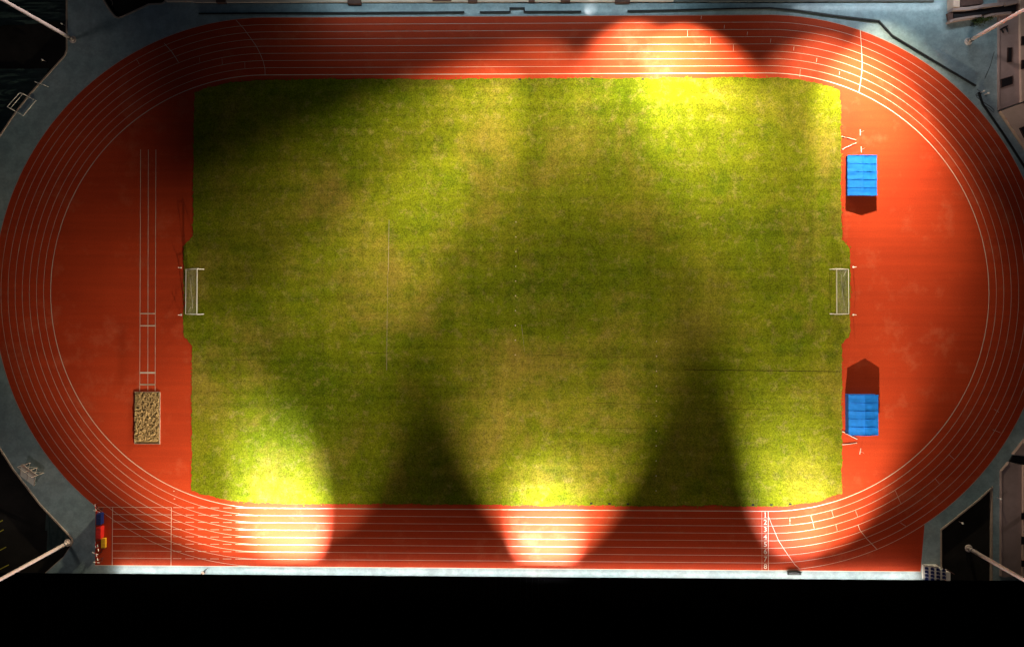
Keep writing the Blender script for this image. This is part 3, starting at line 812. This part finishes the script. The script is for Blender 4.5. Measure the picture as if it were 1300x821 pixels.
# rumpled dark netting spread on the dark plots
def tarp(label, l, z=ZG + .05, amp=.5, sx=.12, sy=.9):
    P = gp(l); xs = [p[0] for p in P]; ys = [p[1] for p in P]
    bm = B(); x0, x1, y0, y1 = min(xs), max(xs), min(ys), max(ys); st = .28
    def ins(x, y):
        r = False; n = len(P)
        for i in range(n):
            a, b = P[i], P[i - 1]
            if (a[1] > y) != (b[1] > y) and x < (b[0] - a[0]) * (y - a[1]) / (b[1] - a[1]) + a[0]: r = not r
        return r
    nx, ny = int((x1 - x0) / st), int((y1 - y0) / st); g = {}
    def v(i, j):
        if (i, j) not in g:
            x = x0 + i * st; y = y0 + j * st
            h = abs(noise.noise(Vector((x * sx, y * sy, 1)))) + .5 * abs(noise.noise(Vector((x * sx * 3, y * sy * 2, 4))))
            g[i, j] = bm.verts.new((x, y, z + amp * h))
        return g[i, j]
    for i in range(nx):
        for j in range(ny):
            if ins(x0 + (i + .5) * st, y0 + (j + .5) * st): bm.faces.new((v(i, j), v(i + 1, j), v(i + 1, j + 1), v(i, j + 1)))
    return tag(link('ground_netting', bm, M['tarp']), label, 'netting')
tarp('rumpled dark green netting in the upper left corner above the mast', [(-40, -40), (82, -40), (82, 26), (60, 28), (-40, 36)])
tarp('rumpled dark green netting beside the small goal at the left edge', [(-40, 88), (62, 86), (55, 97), (34, 119), (17, 143), (0, 166), (-40, 220)])
tarp('dark green netting strip inside the lower left kerb corner', [(56, 650), (84, 678), (89, 686), (82, 694), (58, 708)], sx=.9, sy=.12, amp=.3)
# parking bay lines
pb = B()
for a, b in (((-20, 671.5), (3.5, 660)), ((-20, 685.5), (4.6, 671.8)), ((-20, 709), (7.8, 693.8)), ((-20, 732), (11.3, 716.3))):
    strip(pb, [G(*a, ZG), G(*b, ZG)], .14, ZG + .004)
tag(link('bay_markings', pb, mat('yellow_paint', (.55, .50, .05), .7, .2)), kind='structure')
# narrow dark sheet strip at the edge of the notch plot
nl = thing('scrap_frame', 'bent pale metal frame in the dark plot at the top edge', 'frame', (*G(142, 0, ZG), ZG))
sc = B(); tube(sc, [(0, 0, .1), (.2, -.7, .1), (.1, -1.0, .15)], .04, 5); tube(sc, [(-.6, 1, .1), (-.1, -.2, .1)], .04, 5)
link('tube', sc, M['kerb'], nl)

# ------------------------------------------------------------------ gear at the start of the sprint straight
def bin_(name, label, x0, y0, x1, y1, h, m, ribs=4):
    a = G(x0, y1, h); b = G(x1, y0, h); cx, cy = (a[0] + b[0]) / 2, (a[1] + b[1]) / 2; hx, hy = (b[0] - a[0]) / 2, (b[1] - a[1]) / 2
    t = thing(name, label, 'box', (cx, cy, .02))
    link('body', box(B(), -hx + .03, hx - .03, -hy + .03, hy - .03, .06, h - .1, bev=.02), m, t)
    lid = B(); box(lid, -hx, hx, -hy, hy, h - .098, h, bev=.03)
    for k in range(ribs): y = -hy + (k + .5) * 2 * hy / ribs; box(lid, -hx + .08, hx - .08, y - .03, y + .03, h + .001, h + .03)
    link('lid', lid, m, t)
    for s in (-1, 1): link('handle', tube(B(), [(-.15, s * (hy + .01), h * .6), (-.12, s * (hy + .07), h * .6), (.12, s * (hy + .07), h * .6), (.15, s * (hy + .01), h * .6)], .018, 6), M['black'], t)
    for sx in (-1, 1):
        for sy in (-1, 1): link('caster', tube(B(), [(sx * (hx - .1) - .02, sy * (hy - .12), .04), (sx * (hx - .1) + .02, sy * (hy - .12), .04)], .04, 8), M['black'], t)
bin_('equipment_bin', 'dark blue lidded equipment bin at the left end of the sprint straight', 121.8, 652, 128, 666.3, 1.0, M['blue2'])
bin_('equipment_bin', 'red lidded equipment bin below the dark blue bin', 121.8, 669, 128, 684, 1.1, M['red'])
bin_('equipment_crate', 'yellow equipment crate lying beside the red bin', 128.2, 683, 133.8, 695.3, .5, M['yellow'], 3)
hd = thing('hurdle', '', 'hurdle', (0, 0, 0), 0, 'folded hurdles at the left end of the sprint straight')
link('crossboard', box(B(), -.03, .03, -.55, .55, .72, .82), M['white'], hd)
link('stripe', box(B(), -.035, .035, -.15, .15, .715, .825), M['red'], hd)
for s in (-1, 1): link('leg', tube(B(), [(0, s * .5, 0), (0, s * .5, .75)], .03, 6), M['brown'], hd)
hf = B(); 
for s in (-1, 1): box(hf, 0, .6, s * .5 - .03, s * .5 + .03, 0, .05)
link('foot', hf, M['brown'], hd)
spots = [(123, 643, 'hurdle standing above the dark blue bin, upper one of two', .2), (124.5, 647.8, 'hurdle standing above the dark blue bin, lower one of two', 1.3), (123, 690, 'hurdle standing just below the red bin', .1),
         (126, 694, 'hurdle left of the lower end of the yellow crate', .2), (122.5, 701, 'hurdle in the lower half of the row below the red bin, upper one', 1.2), (125, 706, 'hurdle in the lower half of the row below the red bin, middle one', .3), (124, 712.5, 'hurdle nearest the lower left corner of the track', 1.45)]
for i, (x, y, lab, r) in enumerate(spots):
    p = G(x, y, .4)
    if i == 0: hd.location = (*p, .01); hd.rotation_euler = (0, 0, r); hd['label'] = lab
    else: dup(hd, (*p, .01), r, lab)

# dark bench on the lower walkway
p = G(1008.5, 727.3, .45); t = thing('bench', 'black slatted bench on the bright lower walkway', 'bench', (*p, 0))
for k in range(4): link('slat', box(B(), -1.15, 1.15, -.27 + k * .14, -.16 + k * .14, .42, .46), M['black'], t)
for s in (-1, 1): link('leg', box(B(), s * .95 - .04, s * .95 + .04, -.24, .24, 0, .419), M['black'], t)
link('back_rail', box(B(), -1.15, 1.15, .30, .34, .55, .8), M['black'], t)
# low kerb-side grille bar left of the person
t = thing('floor_grille', 'thin dark drainage grille lying in the lower left walkway', 'grille', (*G(205, 729.6), 0))
link('grille_frame', box(B(), -2.8, 2.8, -.09, .09, 0, .03), M['grey'], t)
sg = B()
for k in range(28): box(sg, -2.7 + k * .2, -2.62 + k * .2, -.07, .07, .031, .04)
link('grille_slot', sg, M['black'], t)

# ------------------------------------------------------------------ person walking on the lower walkway
def skin(name, verts, edges, m, parent, sub=2, root=0):
    me = bpy.data.meshes.new(name); me.from_pydata([v[:3] for v in verts], edges, []); o = bpy.data.objects.new(name, me); COL.objects.link(o)
    md = o.modifiers.new('s', 'SKIN'); md.use_smooth_shade = True
    sv = me.skin_vertices[0].data
    for i, v in enumerate(verts): sv[i].radius = (v[3], v[4] if len(v) > 4 else v[3]); sv[i].use_root = (i == root)
    su = o.modifiers.new('u', 'SUBSURF'); su.levels = sub; su.render_levels = sub
    dg = bpy.context.evaluated_depsgraph_get(); m2 = bpy.data.meshes.new_from_object(o.evaluated_get(dg))
    bpy.data.objects.remove(o); m2.materials.clear(); m2.materials.append(m)
    for p in m2.polygons: p.use_smooth = True; p.material_index = 0
    ob = bpy.data.objects.new(name, m2); COL.objects.link(ob); ob.parent = parent; return ob
t = thing('person', 'person in a pale top and dark trousers walking on the lower walkway', 'person', (*G(261.6, 723.2), 0), rad(40))
# facing +x; mid-stride
J = [(0, 0, .93, .13, .11), (0, 0, 1.12, .12, .10), (.02, 0, 1.34, .15, .11), (.03, 0, 1.47, .06), (.05, 0, 1.55, .055), (.06, 0, 1.66, .085, .095), (.06, 0, 1.72, .07),
     (.02, .18, 1.41, .055), (-.10, .25, 1.16, .042), (.0, .27, .93, .032), (.04, .27, .84, .034, .02),
     (.02, -.18, 1.41, .055), (.14, -.25, 1.17, .042), (.32, -.24, 1.04, .032), (.40, -.23, 1.0, .034, .02),
     (0, .09, .88, .09), (.22, .10, .50, .06), (.32, .10, .10, .04), (.42, .11, .05, .035),
     (0, -.09, .88, .09), (-.10, -.10, .48, .06), (-.38, -.10, .16, .04), (-.33, -.10, .05, .035)]
E_ = [(0, 1), (1, 2), (2, 3), (3, 4), (4, 5), (5, 6), (2, 7), (7, 8), (8, 9), (9, 10), (2, 11), (11, 12), (12, 13), (13, 14), (0, 15), (15, 16), (16, 17), (17, 18), (0, 19), (19, 20), (20, 21), (21, 22)]
body = skin('body', J, E_, M['skin'], t)
fn = B()
for hx_, hy_, hz_ in ((.04, .27, .80), (.44, -.23, .98)):
    for k in range(4): tube(fn, [(hx_, hy_ - .03 + k * .02, hz_), (hx_ + .02, hy_ - .03 + k * .02, hz_ - .04), (hx_ + .015, hy_ - .03 + k * .02, hz_ - .075 + abs(k - 1.5) * .008)], .008, 6, .006)
    tube(fn, [(hx_, hy_ - .04, hz_ + .03), (hx_ + .03, hy_ - .06, hz_)], .009, 6, .007)
fn.from_mesh(body.data); fn.to_mesh(body.data); fn.free()
skin('shirt', [(0, 0, .98, .15, .13), (0, 0, 1.12, .145, .125), (.02, 0, 1.34, .175, .13), (.03, 0, 1.43, .09, .08), (.02, .19, 1.40, .075), (-.07, .235, 1.22, .06), (.02, -.19, 1.40, .075), (.11, -.235, 1.23, .06)],
     [(0, 1), (1, 2), (2, 3), (2, 4), (4, 5), (2, 6), (6, 7)], M['shirt'], t)
skin('trousers', [(0, 0, .98, .14, .12), (0, 0, .92, .14, .12), (0, .09, .86, .11), (.22, .10, .50, .08), (.31, .10, .14, .065), (0, -.09, .86, .11), (-.10, -.10, .48, .08), (-.36, -.10, .20, .065)],
     [(0, 1), (1, 2), (2, 3), (3, 4), (1, 5), (5, 6), (6, 7)], M['trousers'], t, root=1)
skin('hair', [(.035, 0, 1.64, .085, .1), (.03, 0, 1.71, .095, .1), (.045, 0, 1.76, .06)], [(0, 1), (1, 2)], M['hair'], t)
for x, y, z in ((.40, .105, .045), (-.32, -.10, .05)):
    link('shoe', box(B(), x - .13, x + .13, y - .05, y + .05, z - .04, z + .045, bev=.025), M['black'], t)

# ------------------------------------------------------------------ render settings
S.view_settings.view_transform = 'Standard'; S.view_settings.look = 'None'; S.view_settings.exposure = 0; S.view_settings.gamma = 1
S.render.resolution_x = 1024; S.render.resolution_y = 646
S.render.engine = 'CYCLES'
